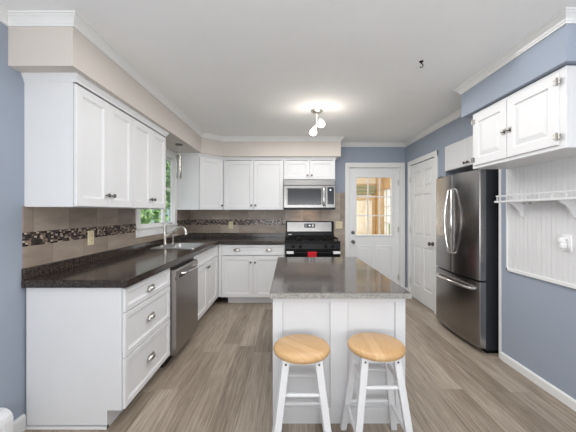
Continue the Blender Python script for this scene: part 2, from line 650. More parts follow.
# baseboards
bp = [(0, 0), (-0.014, 0), (-0.014, 0.085), (-0.009, 0.095), (0, 0.1)]
structure(sweep([(XL, YF), (XL, 1.785)], bp).build('baseboard_left', M['trimwhite']), 'white baseboard meeting the cabinet end panel', 'baseboard')
bp2 = [(0, 0), (-0.014, 0), (-0.014, 0.058), (-0.010, 0.066), (0, 0.07)]
structure(sweep([(XR, 2.640), (XR, YF)], bp2).build('baseboard_right', M['trimwhite']), 'white baseboard under the blue wall', 'baseboard')
structure(sweep([(1.915, YB), (XR, YB), (XR, 4.68)], bp).build('baseboard_back', M['trimwhite']), 'short white baseboard in the corner between the two doors', 'baseboard')

# tile splashback
Z0, Z1, Z2 = 0.993, 1.128, 1.216
tl = structure(MB().box(XL, XL + 0.008, 1.775, 3.08, Z0, Z1).box(XL, XL + 0.008, 1.775, 3.08, Z2, 1.375)
               .box(XL, XL + 0.008, 3.08, 4.19, Z0, 1.065).box(XL, XL + 0.008, 4.19, YB, Z0, Z1).box(XL, XL + 0.008, 4.19, YB, Z2, 1.375).build('wall_tile', M['tile_l']),
               'taupe wall tile splashback beneath the window-side cabinets', 'splashback')
MB().box(XL, XL + 0.010, 1.775, 3.08, Z1, Z2).box(XL, XL + 0.010, 4.19, YB, Z1, Z2).build('mosaic_band', M['mos_l'], tl)
tb = structure(MB().box(XL, -0.06, YB - 0.008, YB, Z0, Z1).box(XL, -0.06, YB - 0.008, YB, Z2, 1.375)
               .box(-0.06, 0.94, YB - 0.008, YB, 0.0, 1.66).build('wall_tile', M['tile_b']),
               'taupe wall tile splashback around the stove', 'splashback')
MB().box(XL, -0.06, YB - 0.010, YB, Z1, Z2).build('mosaic_band', M['mos_b'], tb)


# ------------------------------------------------------------------ sink window
win = structure(thing('window_1', 'white two-pane window over the sink with garden view', 'window', (XL, 3.64, 1.17)))


def rel(mb, root):
    """world coordinates -> root-local for an unrotated root"""
    l = root.location
    mb.v = [(p[0] - l.x, p[1] - l.y, p[2] - l.z) for p in mb.v]
    return mb


mb = MB()
cy0, cy1 = 3.08, 4.19
mb.box(XL, XL + 0.02, cy0, 3.16, 1.065, SZ).box(XL, XL + 0.02, 4.10, cy1, 1.065, SZ).box(XL, XL + 0.02, 3.16, 4.10, 2.12, SZ).box(XL, XL + 0.02, 3.16, 4.10, 1.065, 1.155)
mb.box(XL, XL + 0.035, cy0 - 0.0, cy1, 1.15, 1.172)
rel(mb, win).build('casing', M['trimwhite'], win, bevel=0.003)
mb = MB()
for (a, bb) in ((3.163, 3.795), (3.825, 4.097)):
    mb.box(XL - 0.030, XL - 0.006, a, a + 0.022, 1.173, 2.117).box(XL - 0.030, XL - 0.006, bb - 0.022, bb, 1.173, 2.117)
    mb.box(XL - 0.030, XL - 0.006, a, bb, 1.173, 1.203).box(XL - 0.030, XL - 0.006, a, bb, 2.09, 2.117)
    mb.box(XL - 0.029, XL - 0.007, a, bb, 1.635, 1.665)
rel(mb, win).build('sash', M['trimwhite'], win)
rel(MB().box(XL - 0.04, XL + 0.002, 3.792, 3.828, 1.172, 2.12), win).build('mullion', M['trimwhite'], win)
mb = MB().box(XL - 0.138, XL + 0.004, 3.16, 3.168, 1.17, 2.12).box(XL - 0.03, XL + 0.004, 4.092, 4.10, 1.17, 2.12).box(XL - 0.138, XL + 0.004, 3.168, 4.092, 1.17, 1.178).box(XL - 0.138, XL + 0.004, 3.168, 4.092, 2.112, 2.12)
rel(mb, win).build('jamb', M['trimwhite'], win)
for (a, bb) in ((3.18, 3.78), (3.84, 4.08)):
    rel(MB().box(XL - 0.022, XL - 0.018, a, bb, 1.19, 2.10), win).build('pane', M['glass'], win)

for (a, bb, lab) in ((3.195, 3.755, 'white slatted blind half lowered over the wide pane of the sink window'),
                     (3.845, 4.20, 'white slatted blind half lowered over the narrow pane of the sink window')):
    bl = thing('window_blind', lab, 'blind', (XL - 0.050, (a + bb) / 2, 1.66))
    s = MB()
    h = (bb - a) / 2
    z = 0.03
    while z < 0.40:
        s.prism([(-0.011, z + 0.002), (0.011, z - 0.002), (0.011, z - 0.001), (-0.011, z + 0.003)], -h, h, 'y')
        z += 0.032
    for yy in (-h * 0.6, h * 0.6):
        s.box(-0.001, 0.001, yy - 0.001, yy + 0.001, 0, 0.43)
    s.build('slat', M['trimwhite'], bl)
    MB().box(-0.015, 0.015, -h, h, 0.40, 0.445).build('head_rail', M['trimwhite'], bl)
    MB().box(-0.014, 0.014, -h, h, -0.012, 0.008).build('bottom_rail', M['trimwhite'], bl)

# ------------------------------------------------------------------ doors
d1 = structure(thing('door_1', 'white half-glazed back door with nine panes', 'door', (1.4225, YB + 0.03, 0)))
# slab local coords: x -0.42..0.42 ; y 0 front
sx0, sx1 = -0.415, 0.415
gx0, gx1, gz0, gz1 = -0.292, 0.290, 0.962, 1.912
mb = MB()
T0, T1 = 0.0, 0.045
mb.box(sx0, gx0, T0, T1, 0.01, 2.07).box(gx1, sx1, T0, T1, 0.01, 2.07).box(gx0, gx1, T0, T1, gz1, 2.07).box(gx0, gx1, T0, T1, 0.01, gz0)
mb.build('door_slab', M['doorwhite'], d1)
mb = MB()
for (a, bb) in ((-0.30, -0.03), (0.03, 0.30)):
    mb.panel(a, bb, 0.15, 0.78, [(0, 0.005), (0, -0.006), (0.014, -0.012), (0.022, -0.003), (0.03, -0.003), (0.05, -0.009), (0.055, -0.009)])
mb.build('raised_panel', M['doorwhite'], d1)
mb = MB()
mb.panel(gx0 - 0.03, gx1 + 0.03, gz0 - 0.03, gz0, [(0, 0.0), (0, -0.012), (0.006, -0.016)])
mb.panel(gx0 - 0.03, gx1 + 0.03, gz1, gz1 + 0.03, [(0, 0.0), (0, -0.012), (0.006, -0.016)])
mb.panel(gx0 - 0.03, gx0, gz0, gz1, [(0, 0.0), (0, -0.012), (0.006, -0.016)])
mb.panel(gx1, gx1 + 0.03, gz0, gz1, [(0, 0.0), (0, -0.012), (0.006, -0.016)])
gw, gh = (gx1 - gx0) / 3, (gz1 - gz0) / 3
for k in (1, 2):
    mb.box(gx0 + k * gw - 0.009, gx0 + k * gw + 0.009, -0.004, 0.018, gz0, gz1)
    mb.box(gx0, gx1, -0.0035, 0.0175, gz0 + k * gh - 0.009, gz0 + k * gh + 0.009)
mb.build('glazing_bar', M['doorwhite'], d1)
MB().box(gx0, gx1, 0.020, 0.025, gz0, gz1).build('pane', M['glass'], d1)
kn = [(0.030, 0), (0.030, -0.006), (0.012, -0.010), (0.012, -0.032), (0.026, -0.042), (0.028, -0.056), (0.020, -0.064), (0.004, -0.066)]
MB().lathe(kn, (-0.352, 0, 0.845), 'y').build('door_knob', M['bronze'], d1)
MB().lathe([(0.028, 0), (0.028, -0.010), (0.020, -0.016), (0.004, -0.017)], (-0.352, 0, 1.00), 'y').box(-0.372, -0.332, -0.030, -0.016, 0.994, 1.006).build('deadbolt', M['bronze'], d1)
for hz in (1.83, 1.05, 0.25):
    MB().cyl((0.418, -0.006, hz - 0.045), (0.418, -0.006, hz + 0.045), 0.007).box(0.395, 0.418, -0.003, 0.0, hz - 0.045, hz + 0.045).build('hinge', M['nickel'], d1)
mb = MB()
prof = [(-0.424, -0.482), (0.424, 0.490)]
mb.box(-0.482, -0.422, -0.048, -0.03, 0, 2.145).box(0.422, 0.490, -0.048, -0.03, 0, 2.145).box(-0.482, 0.490, -0.050, -0.03, 2.078, 2.147)
mb.box(-0.490, -0.474, -0.054, -0.03, 0, 2.153).box(0.482, 0.498, -0.054, -0.03, 0, 2.153).box(-0.490, 0.498, -0.054, -0.03, 2.138, 2.154)
mb.box(-0.4225, -0.415, -0.03, 0.08, 0, 2.078).box(0.415, 0.4225, -0.03, 0.08, 0, 2.078).box(-0.4225, 0.4225, -0.03, 0.08, 2.072, 2.08)
mb.build('casing', M['trimwhite'], d1, bevel=0.003)

d2 = structure(thing('door_2', 'white six-panel door beside the fridge', 'door', (XR + 0.005, 4.22, 0), -R90))
# local x -0.39 (far) .. 0.39 (near)
mb = MB()
mb.box(-0.388, 0.388, 0.013, 0.04, 0.012, 2.068)
xs = [-0.388, -0.275, -0.05, 0.05, 0.275, 0.388]
zs = [0.012, 0.23, 0.83, 0.99, 1.60, 1.70, 1.95, 2.068]
g = grid_slab(xs, zs, lambda i, j: not (i in (1, 3) and j in (1, 3, 5)), 0.0, 0.014, 'y')
mb.add(g.v, g.f)
for i in (1, 3):
    for j in (1, 3, 5):
        mb.panel(xs[i] + 0.016, xs[i + 1] - 0.016, zs[j] + 0.016, zs[j + 1] - 0.016, [(0, 0.014), (0, 0.012), (0.028, 0.003), (0.032, 0.003)])
mb.build('door_slab', M['doorwhite'], d2, bevel=0.001)
MB().lathe(kn, (0.315, 0, 0.91), 'y').build('door_knob', M['bronze'], d2)
for hz in (1.85, 1.05, 0.25):
    MB().cyl((-0.39, -0.012, hz - 0.045), (-0.39, -0.012, hz + 0.045), 0.007).build('hinge', M['nickel'], d2)
mb = MB()
mb.box(-0.460, -0.392, -0.022, -0.005, 0, 2.14).box(0.392, 0.465, -0.022, -0.005, 0, 2.14).box(-0.460, 0.465, -0.024, -0.005, 2.075, 2.142)
mb.box(-0.392, -0.389, -0.005, 0.03, 0, 2.072).box(0.389, 0.392, -0.005, 0.03, 0, 2.072)
mb.build('casing', M['trimwhite'], d2, bevel=0.003)

# ------------------------------------------------------------------ hardware makers
KNOB = [(0.006, 0.001), (0.006, -0.012), (0.013, -0.017), (0.0155, -0.022), (0.013, -0.028), (0.004, -0.030)]


def knob(x, z, parent, y=0.0, m='bronze', s=1.0):
    return MB().lathe([(r * s, h * s) for r, h in KNOB], (x, y, z), 'y', 14).build('knob', M[m], parent)


def cup_pull(x, z, parent, y=0.0):
    a, hh, dd, t = 0.043, 0.024, 0.026, 0.003
    v, f = [], []
    nu, nv = 14, 6
    for layer, s in enumerate((1.0, 0.86)):
        for j in range(nv + 1):
            ph = (PI / 2) * j / nv
            for i in range(nu + 1):
                th = PI * i / nu
                v.append((x + a * s * math.cos(th) * (0.35 + 0.65 * math.cos(ph)) if j < nv else x + a * s * math.cos(th) * 0.35,
                          y - dd * s * math.sin(th) * math.cos(ph * 0.92),
                          z + hh * s * math.sin(ph)))
    L = (nv + 1) * (nu + 1)
    for layer in (0, 1):
        for j in range(nv):
            for i in range(nu):
                q = layer * L + j * (nu + 1) + i
                f.append((q, q + 1, q + nu + 2, q + nu + 1))
    for i in range(nu):
        f.append((i, L + i, L + i + 1, i + 1))
    mb = MB().add(v, f, True)
    mb.box(x - a - 0.012, x - a + 0.004, y - 0.003, y + 0.001, z - 0.008, z + 0.014)
    mb.box(x + a - 0.004, x + a + 0.012, y - 0.003, y + 0.001, z - 0.008, z + 0.014)
    mb.box(x - a, x + a, y - 0.003, y + 0.001, z + 0.016, z + 0.030)
    return mb.build('cup_pull', M['nickel'], parent)


def carcass(root, wdt, dep, z0, z1, name='body', ff=True, floor_z=None, open_top=False):
    """hollow cabinet box, local x 0..w, y 0.02..dep"""
    t = 0.018
    mb = MB().box(0, t, 0.02, dep, z0, z1).box(wdt - t, wdt, 0.02, dep, z0, z1).box(t, wdt - t, 0.02, dep, z0, z0 + t)
    mb.box(t, wdt - t, dep - 0.008, dep, z0 + t, z1)
    if not open_top:
        mb.box(t, wdt - t, 0.02, dep - 0.008, z1 - t, z1)
    if ff:
        mb.box(t, 0.035, 0.021, 0.04, z0 + t, z1 - t).box(wdt - 0.035, wdt - t, 0.021, 0.04, z0 + t, z1 - t)
        mb.box(wdt / 2 - 0.02, wdt / 2 + 0.02, 0.021, 0.04, z0 + t, z1 - t).box(0.035, wdt - 0.035, 0.0212, 0.04, z1 - 0.045, z1 - 0.001)
    return mb.build(name, M['white'], root)


def two_doors(root, wdt, z0, z1, kz, m='bronze', gap=0.003, inset=0.004, rail=0.055, x0=0.0):
    mid = x0 + wdt / 2
    a = MB().shaker(x0 + inset, mid - gap / 2, z0, z1, rail=rail).build('door', M['white'], root)
    knob(mid - 0.032, kz, a, m=m)
    c = MB().shaker(mid + gap / 2, x0 + wdt - inset, z0, z1, rail=rail).build('door', M['white'], root)
    knob(mid + 0.032, kz, c, m=m)


# ------------------------------------------------------------------ wall cabinets, window side
UZ0, UZ1 = 1.372, 2.134
for (y0, y1, lab) in ((1.79, 2.445, 'white two-door wall cabinet at the open end of the window-side row'),
                      (2.445, 3.10, 'white two-door wall cabinet directly beside the sink window')):
    t = thing('wall_cabinet', lab, 'cabinet', (-1.31, y0, 0), R90, 'white wall cabinets')
    carcass(t, y1 - y0, 0.32, UZ0, UZ1 + 0.054)
    two_doors(t, y1 - y0, UZ0 + 0.004, UZ1 - 0.002, UZ0 + 0.087)

# diagonal corner cabinet
t = thing('corner_wall_cabinet', 'white angled corner wall cabinet with one door', 'cabinet', (-1.31, 4.19, 0), R90 / 2, 'white wall cabinets')
# body polygon in world, convert to local
poly = [(XL, 4.19), (-1.303, 4.19), (-1.012, 4.478), (-1.012, YB), (XL, YB)]
ca, sa = math.cos(-R90 / 2), math.sin(-R90 / 2)


def loc2(p):
    dx, dy = p[0] + 1.31, p[1] - 4.19
    return (dx * ca - dy * sa, dx * sa + dy * ca)


MB().prism([loc2(p) for p in poly], UZ0, UZ1 + 0.054).build('body', M['white'], t)
a0, a1 = loc2((-1.303, 4.19)), loc2((-1.012, 4.478))
dr = MB().shaker(a0[0] + 0.012, a1[0] - 0.012, UZ0 + 0.004, UZ1 - 0.002, y=a0[1] - 0.021, rail=0.05).build('door', M['white'], t)
knob(a1[0] - 0.038, UZ0 + 0.07, dr, y=a0[1] - 0.021)

# far wall cabinets
t = thing('wall_cabinet', 'white two-door wall cabinet between the angled corner and the microwave', 'cabinet', (-1.010, 4.46, 0), 0, 'white wall cabinets')
carcass(t, 0.935, 0.34, UZ0, UZ1 + 0.054)
two_doors(t, 0.935 - 0.006, UZ0 + 0.004, UZ1 - 0.002, UZ0 + 0.07, x0=0.008)
t = thing('wall_cabinet', 'short white two-door wall cabinet over the microwave', 'cabinet', (-0.072, 4.46, 0), 0, 'white wall cabinets')
carcass(t, 0.792, 0.34, 1.835, UZ1 + 0.054)
two_doors(t, 0.792, 1.842, UZ1 - 0.002, 1.842 + 0.06, rail=0.05)

# ------------------------------------------------------------------ base cabinets, window side
FX = -1.01
t = thing('base_cabinet', 'white three-drawer base cabinet with a plain end panel, beside the dishwasher', 'cabinet', (FX, 1.79, 0), R90, 'white base cabinets')
W_, D_ = 0.695, 0.608
mb = MB()
mb.prism([(0.02, 0.115), (0.11, 0.115), (0.11, 0), (D_, 0), (D_, 0.874), (0.02, 0.874)], 0.0, 0.018, 'x')
mb.box(0, 0.018, 0.11, D_, 0.0, 0.022)
mb.box(W_ - 0.018, W_, 0.02, D_, 0.10, 0.874).box(0.018, W_ - 0.018, 0.02, D_, 0.115, 0.133).box(0.018, W_ - 0.018, D_ - 0.01, D_, 0.133, 0.874)
mb.box(0.018, 0.04, 0.021, 0.04, 0.133, 0.874).box(W_ - 0.04, W_ - 0.018, 0.021, 0.04, 0.133, 0.874)
mb.build('body', M['white'], t)
MB().box(-0.004, 0, 0.11, D_, 0.0, 0.018).build('base_strip', M['trimwhite'], t)
MB().box(0.018, W_ - 0.02, 0.11, 0.125, 0, 0.115).build('toe_kick', M['white'], t)
for (z0, z1) in ((0.717, 0.866), (0.435, 0.711), (0.122, 0.429)):
    dw = MB().shaker(0.004, W_ - 0.008, z0, z1, rail=0.035, rec=0.008).build('drawer', M['white'], t)
    cup_pull(W_ / 2 - 0.005, {0.717: 0.775, 0.435: 0.565, 0.122: 0.270}[z0], dw)

# dishwasher
t = thing('dishwasher', 'stainless steel dishwasher between the drawers and the sink cabinet', 'dishwasher', (-0.966, 2.490, 0), R90)
wd = 0.605
MB().box(0.012, wd - 0.012, 0.075, 0.64, 0.10, 0.868).build('tub', M['black'], t)
MB().box(0.006, wd - 0.006, 0.11, 0.14, 0.0, 0.10).build('toe_kick', M['toe'], t)
prof = [(0.075, 0.105), (0.004, 0.105), (0.0, 0.112), (0.0, 0.745), (0.012, 0.752), (0.012, 0.776), (0.0, 0.783), (0.002, 0.828), (0.012, 0.838), (0.075, 0.838)]
dd = MB().prism(prof, 0.004, wd - 0.004, 'x').build('door', M['steeldark'], t)
mb = MB().tube([(0.12, -0.004, 0.792), (0.125, -0.028, 0.790), (0.15, -0.036, 0.788), (wd / 2, -0.038, 0.788), (wd - 0.15, -0.036, 0.788), (wd - 0.125, -0.028, 0.790), (wd - 0.12, -0.004, 0.792)], 0.010, 10)
mb.build('handle', M['chrome'], dd)
MB().box(0.11, wd - 0.11, 0.0105, 0.0135, 0.750, 0.778).build('handle_recess', M['black'], dd)
MB().box(0.004, wd - 0.004, 0.045, 0.075, 0.838, 0.868).build('gap_strip', M['black'], dd)  # black strip standing in for the dark gap above the door

# sink base + corner
t = thing('base_cabinet', 'white sink base cabinet with two doors under a false drawer front', 'cabinet', (FX, 3.10, 0), R90, 'white base cabinets')
W2 = 1.06
mb = MB().box(0, 0.018, 0.02, D_, 0.10, 0.874).box(W2 - 0.002, W2 + 0.016, 0.02, D_, 0.10, 0.874).box(0.018, W2, 0.02, D_, 0.115, 0.133)
mb.box(0.018, 0.05, 0.021, 0.04, 0.133, 0.874).box(W2 - 0.045, W2 - 0.002, 0.021, 0.04, 0.133, 0.874).box(0.018, W2, D_ - 0.01, D_, 0.133, 0.874)
mb.box(0.05, W2 - 0.045, 0.0212, 0.04, 0.69, 0.874)
mb.box(W2 - 0.05, W2 + 0.018, 0.004, 0.022, 0.115, 0.870)
mb.build('body', M['white'], t)
MB().box(0.0, W2 + 0.09, 0.11, 0.125, 0, 0.115).build('toe_kick', M['white'], t)
MB().shaker(0.006, W2 - 0.055, 0.717, 0.866, rail=0.035, rec=0.008).build('false_drawer_front', M['white'], t)
two_doors(t, W2 - 0.055, 0.122, 0.709, 0.655, x0=0.003)

# far base cabinet
BY = 4.18
t = thing('base_cabinet', 'white base cabinet with one wide drawer over two doors, beside the stove', 'cabinet', (-0.992, BY, 0), 0, 'white base cabinets')
W3 = 0.942
mb = MB().box(0.02, 0.038, 0.02, 0.605, 0.10, 0.874).box(W3 - 0.018, W3, 0.02, 0.605, 0.10, 0.874).box(0.038, W3 - 0.018, 0.02, 0.605, 0.115, 0.133)
mb.box(-0.019, 0.0225, 0.004, 0.019, 0.115, 0.870).box(0.038, 0.06, 0.021, 0.04, 0.133, 0.874).box(0.038, W3 - 0.018, 0.595, 0.605, 0.133, 0.874).box(W3 - 0.04, W3 - 0.018, 0.021, 0.04, 0.133, 0.874)
mb.build('body', M['white'], t)
MB().box(0.10, W3, 0.10, 0.115, 0, 0.115).build('toe_kick', M['white'], t)
dw = MB().shaker(0.024, W3 - 0.006, 0.714, 0.866, rail=0.035, rec=0.008).build('drawer', M['white'], t)
cup_pull(0.245, 0.785, dw)
cup_pull(0.705, 0.785, dw)
two_doors(t, W3 - 0.026, 0.110, 0.706, 0.615, x0=0.022)

# ------------------------------------------------------------------ worktop (L-shaped, with the sink cut out)
SX0, SX1, SY0, SY1 = -1.555, -1.075, 3.27, 3.84
ct = thing('worktop', 'dark speckled laminate worktop running around the corner from drawers to stove', 'worktop', (XL, 1.765, CT))
xs = [XL, SX0 + 0.015, SX1 - 0.015, -0.985, -0.052]
ys = [1.765, SY0 + 0.015, SY1 - 0.015, 4.152, YB]


def keepc(i, j):
    if i == 3:
        return j == 3
    return not (i == 1 and j == 1)


rel(grid_slab(xs, ys, keepc, 0.876, CT), ct).build('surface', M['counter'], ct, bevel=0.006)
sp = MB().box(XL, XL + 0.022, 1.768, YB, CT, 0.995).box(XL + 0.022, -0.056, YB - 0.022, YB, CT, 0.995)
rel(sp, ct).build('upstand', M['counter'], ct, bevel=0.003)

# sink
t = thing('sink', 'stainless drop-in kitchen sink in front of the window', 'sink', ((SX0 + SX1) / 2, (SY0 + SY1) / 2, CT))
hx, hy = (SX1 - SX0) / 2, (SY1 - SY0) / 2
rings = [(hx + 0.012, hy + 0.012, 0.0015, 0.03), (hx + 0.010, hy + 0.010, 0.007, 0.03), (hx - 0.018, hy - 0.018, 0.008, 0.05), (hx - 0.028, hy - 0.028, 0.0, 0.06), (hx - 0.034, hy - 0.034, -0.12, 0.06), (hx - 0.07, hy - 0.07, -0.150, 0.06), (0.04, 0.04, -0.154, 0.04)]


def rrect(a, b2, r, z, cx=0.0, n=5):
    out = []
    for (sx, sy, a0) in ((1, 1, 0), (-1, 1, 90), (-1, -1, 180), (1, -1, 270)):
        for k in range(n + 1):
            an = math.radians(a0 + 90 * k / n)
            out.append((cx + sx * (a - r) + r * math.cos(an), sy * (b2 - r) + r * math.sin(an), z))
    return out


v, f = [], []
for (a, b2, z, r) in rings:
    cx = 0.0 if a > hx - 0.001 else 0.030
    a2 = a if a > hx - 0.001 else a - 0.030 if a > 0.05 else a
    v += rrect(a2, b2, min(r, a2, b2), z, cx)
n = 24
for i in range(len(rings) - 1):
    for k in range(n):
        f.append((i * n + k, i * n + (k + 1) % n, (i + 1) * n + (k + 1) % n, (i + 1) * n + k))
f.append(tuple(range((len(rings) - 1) * n, len(rings) * n)))
MB().add(v, f, True).build('bowl', M['sinksteel'], t, sharp=50)
MB().lathe([(0.038, -0.1535), (0.038, -0.1505), (0.030, -0.150), (0.006, -0.152)], (0.03, 0, 0), 'z').build('drain', M['chrome'], t)

# faucet
t = thing('faucet', 'tall chrome kitchen faucet with an arched spout over the sink', 'faucet', (-1.515, 3.555, CT + 0.008))
MB().add(*(lambda A: (A, [tuple(range(24))[::-1], tuple(range(24, 48))] + [(i, (i + 1) % 24, 24 + (i + 1) % 24, 24 + i) for i in range(24)]))(
    rrect(0.028, 0.12, 0.027, 0.0) + rrect(0.026, 0.118, 0.025, 0.009)), True).build('base_plate', M['nickel'], t)
MB().lathe([(0.025, 0.008), (0.024, 0.02), (0.018, 0.028), (0.0175, 0.21), (0.020, 0.225), (0.016, 0.24), (0.004, 0.245)]).build('column', M['nickel'], t)
MB().tube([(0.010, 0, 0.110), (0.05, 0.0, 0.140), (0.10, 0.0, 0.178), (0.15, 0.0, 0.212), (0.19, 0.0, 0.226), (0.222, 0.0, 0.218), (0.245, 0.0, 0.192), (0.256, 0, 0.160), (0.260, 0, 0.132)],
          [0.014, 0.014, 0.0135, 0.013, 0.013, 0.0135, 0.016, 0.019, 0.019], 14).build('spout', M['nickel'], t)
MB().tube([(0.0, 0, 0.235), (0.02, 0.0, 0.255), (0.06, 0.0, 0.268), (0.085, 0.0, 0.270)], [0.009, 0.007, 0.006, 0.006], 10).build('lever', M['nickel'], t)

t = thing('soap_dispenser', 'small chrome soap pump beside the faucet', 'soap dispenser', (-1.487, 3.73, CT + 0.008))
MB().lathe([(0.020, 0), (0.019, 0.008), (0.011, 0.014), (0.011, 0.09), (0.015, 0.096), (0.014, 0.112), (0.004, 0.116)]).build('pump_body', M['nickel'], t)
MB().tube([(0, 0, 0.106), (0.03, 0, 0.118), (0.058, 0, 0.122), (0.062, 0, 0.112)], [0.008, 0.007, 0.006, 0.005], 10).build('nozzle', M['nickel'], t)

# ------------------------------------------------------------------ stove
t = thing('stove', 'black gas stove with a stainless backguard, beside the base cabinet', 'stove', (-0.043, 4.13, 0))
SW = 0.785
MB().box(0.004, SW - 0.004, 0.03, 0.655, 0.02, 0.895).build('body', M['black'], t)
MB().box(0, SW, 0.0, 0.655, 0.895, 0.922).build('cooktop', M['black'], t, bevel=0.004)
mb = MB()
mb.prism([(0.575, 0.922), (0.60, 1.19), (0.655, 1.19), (0.655, 0.922)], 0.0, SW - 0.005, 'x')
bg = mb.build('backguard', M['black'], t, bevel=0.004)
sl = 0.025 / 0.268


def bgp(x0, x1, z0, z1, o, name, m):
    y0, y1 = 0.575 + (z0 - 0.922) * sl, 0.575 + (z1 - 0.922) * sl
    return MB().prism([(y0 - o, z0), (y1 - o, z1), (y1 + 0.004, z1), (y0 + 0.004, z0)], x0, x1, 'x').build(name, m, bg)


bgp(0.022, SW - 0.045, 1.025, 1.175, 0.003, 'trim_panel', M['steel'])
bgp(0.30, 0.475, 1.085, 1.15, 0.006, 'clock_panel', M['glassblack'])
bgp(0.372, 0.398, 1.112, 1.128, 0.007, 'display', M['display'])
bgp(0.325, 0.335, 1.1, 1.14, 0.0068, 'button', M['steel'])
bgp(0.425, 0.455, 1.1, 1.14, 0.0068, 'button', M['steel'])
bgp(0.04, 0.095, 0.968, 0.984, 0.003, 'badge', M['whiteplastic'])
for bx in (0.205, 0.58):
    for by in (0.16, 0.44):
        bu = MB().lathe([(0.055, 0.922), (0.05, 0.932), (0.035, 0.938), (0.033, 0.946), (0.004, 0.947)], (bx, by, 0), 'z', 20).build('burner', M['blackmatte'], t)
for gx in (0.03, 0.405):
    g = MB()
    x1 = gx + 0.35
    for xx in (gx, gx + 0.172, x1 - 0.012):
        g.box(xx, xx + 0.012, 0.04, 0.56, 0.950, 0.964)
    for yy in (0.04, 0.155, 0.295, 0.435, 0.548):
        g.box(gx, x1, yy, yy + 0.012, 0.949, 0.963)
    for xx in (gx, x1 - 0.012):
        for yy in (0.04, 0.548):
            g.box(xx, xx + 0.012, yy, yy + 0.012, 0.922, 0.95)
    g.build('grate', M['blackmatte'], t, bevel=0.002)
MB().prism([(0.0, 0.80), (-0.012, 0.81), (0.0, 0.893), (0.03, 0.893), (0.03, 0.80)], 0.004, SW - 0.004, 'x').build('control_panel', M['black'], t)
for kx in (0.11, 0.21, 0.575, 0.675):
    MB().lathe([(0.022, 0.005), (0.022, -0.012), (0.017, -0.016), (0.016, -0.034), (0.004, -0.036)], (kx, -0.004, 0.848), 'y', 16).build('knob', M['blackmatte'], t)
ov = MB().box(0.006, SW - 0.006, -0.015, 0.028, 0.235, 0.795).build('oven_door', M['black'], t, bevel=0.004)
MB().box(0.12, SW - 0.12, -0.017, -0.014, 0.38, 0.66).build('window', M['glassblack'], ov)
MB().tube([(0.05, -0.065, 0.765), (SW - 0.05, -0.065, 0.765)], 0.0115, 12).build('handle', M['black'], ov)
for hx_ in (0.015, SW - 0.115):
    MB().box(hx_, hx_ + 0.10, -0.078, -0.012, 0.752, 0.784).build('handle_end', M['whiteplastic'], ov, bevel=0.004)
MB().box(0.006, SW - 0.006, -0.012, 0.028, 0.06, 0.225).build('storage_drawer', M['black'], t, bevel=0.004)
MB().box(0.03, SW - 0.03, 0.05, 0.6, 0.0, 0.02).build('plinth', M['black'], t)

# towel over the oven handle
tw = MB()
pts = []
prof = [(-0.0525, 0.50), (-0.0515, 0.72), (-0.0515, 0.765), (-0.056, 0.776), (-0.065, 0.780), (-0.074, 0.776), (-0.0785, 0.765), (-0.0795, 0.70), (-0.080, 0.45)]
pi_ = [(y + (0.0022 if y > -0.06 else (-0.0022 if y < -0.07 else 0)), z + (0.0025 if abs(y + 0.065) < 0.012 else 0)) for y, z in prof]
poly = prof + [( (y - 0.003) if i >= 4 else (y + 0.003), z + (0.003 if 2 < i < 6 else 0)) for i, (y, z) in reversed(list(enumerate(prof)))]
tw.prism(poly, 0.312, 0.437, 'x')
tw.v = [(p[0] - 0.375, p[1] + 0.065, p[2] - 0.45) for p in tw.v]
props(tw.build('towel', M['red'], loc=(-0.043 + 0.375, 4.13 - 0.065, 0.45)), 'small red towel folded over the stove handle', 'towel')

# ------------------------------------------------------------------ microwave
t = thing('microwave', 'stainless over-the-range microwave under the short cabinet', 'microwave', (-0.070, 4.395, 1.39))
MW, MH = 0.780, 0.435
MB().box(0.004, MW - 0.004, 0.03, 0.395, 0.012, MH).build('body', M['black'], t)
MB().box(0, MW, 0.0, 0.03, MH - 0.078, MH).build('vent_panel', M['steel'], t, bevel=0.003)
MB().box(0.0, MW, 0.004, 0.395, -0.014, 0.014).build('underside', M['black'], t)
dr = MB().panel(0.0, 0.625, 0.014, MH - 0.082, [(0, 0.03), (0, 0.003), (0.004, 0.0), (0.042, 0.0), (0.045, 0.004), (0.055, 0.004)]).build('door', M['steel'], t)
MB().panel(0.055, 0.57, 0.062, MH - 0.128, [(0, 0.010), (0, 0.002), (0.004, 0.0015)]).build('door_window', M['glassblack'], dr)
MB().tube([(0.603, 0.0, 0.045), (0.603, -0.030, 0.06), (0.603, -0.038, 0.10), (0.603, -0.038, 0.26), (0.603, -0.030, 0.305), (0.603, 0.0, 0.32)], 0.013, 12).build('handle', M['chrome'], dr)
cpn = MB().panel(0.628, MW, 0.014, MH - 0.082, [(0, 0.03), (0, 0.003), (0.004, 0.0)]).build('control_panel', M['steel'], t)
MB().box(0.660, MW - 0.022, -0.002, 0.002, 0.065, 0.325).build('keypad', M['glassblack'], cpn)
MB().lathe([(0.012, -0.0019), (0.012, -0.003), (0.002, -0.0031)], (0.705, 0, 0.285), 'y', 16).build('display', M['display'], cpn)
light('microwave_task_light', 'AREA', (0.32, 4.64, 1.378), 1.1, (1.0, 0.72, 0.5), (0.25, 0.08), aim=(0, 0.25, -1))

# ------------------------------------------------------------------ island
IX0, IX1, IY0, IY1 = -0.10, 0.74, 1.835, 3.18
t = thing('kitchen_island', 'white panelled kitchen island cabinet behind the two stools', 'island', ((IX0 + IX1) / 2, IY0, 0))
hw, dp = (IX1 - IX0) / 2, IY1 - IY0
IT = 0.804
MB().box(-hw + 0.004, hw - 0.004, 0.0215, dp - 0.016, 0.0, IT).build('body', M['white'], t)


def face(xs_, zs_, keep_, w0, w1):
    return grid_slab(xs_, zs_, keep_, w0, w1, 'y')


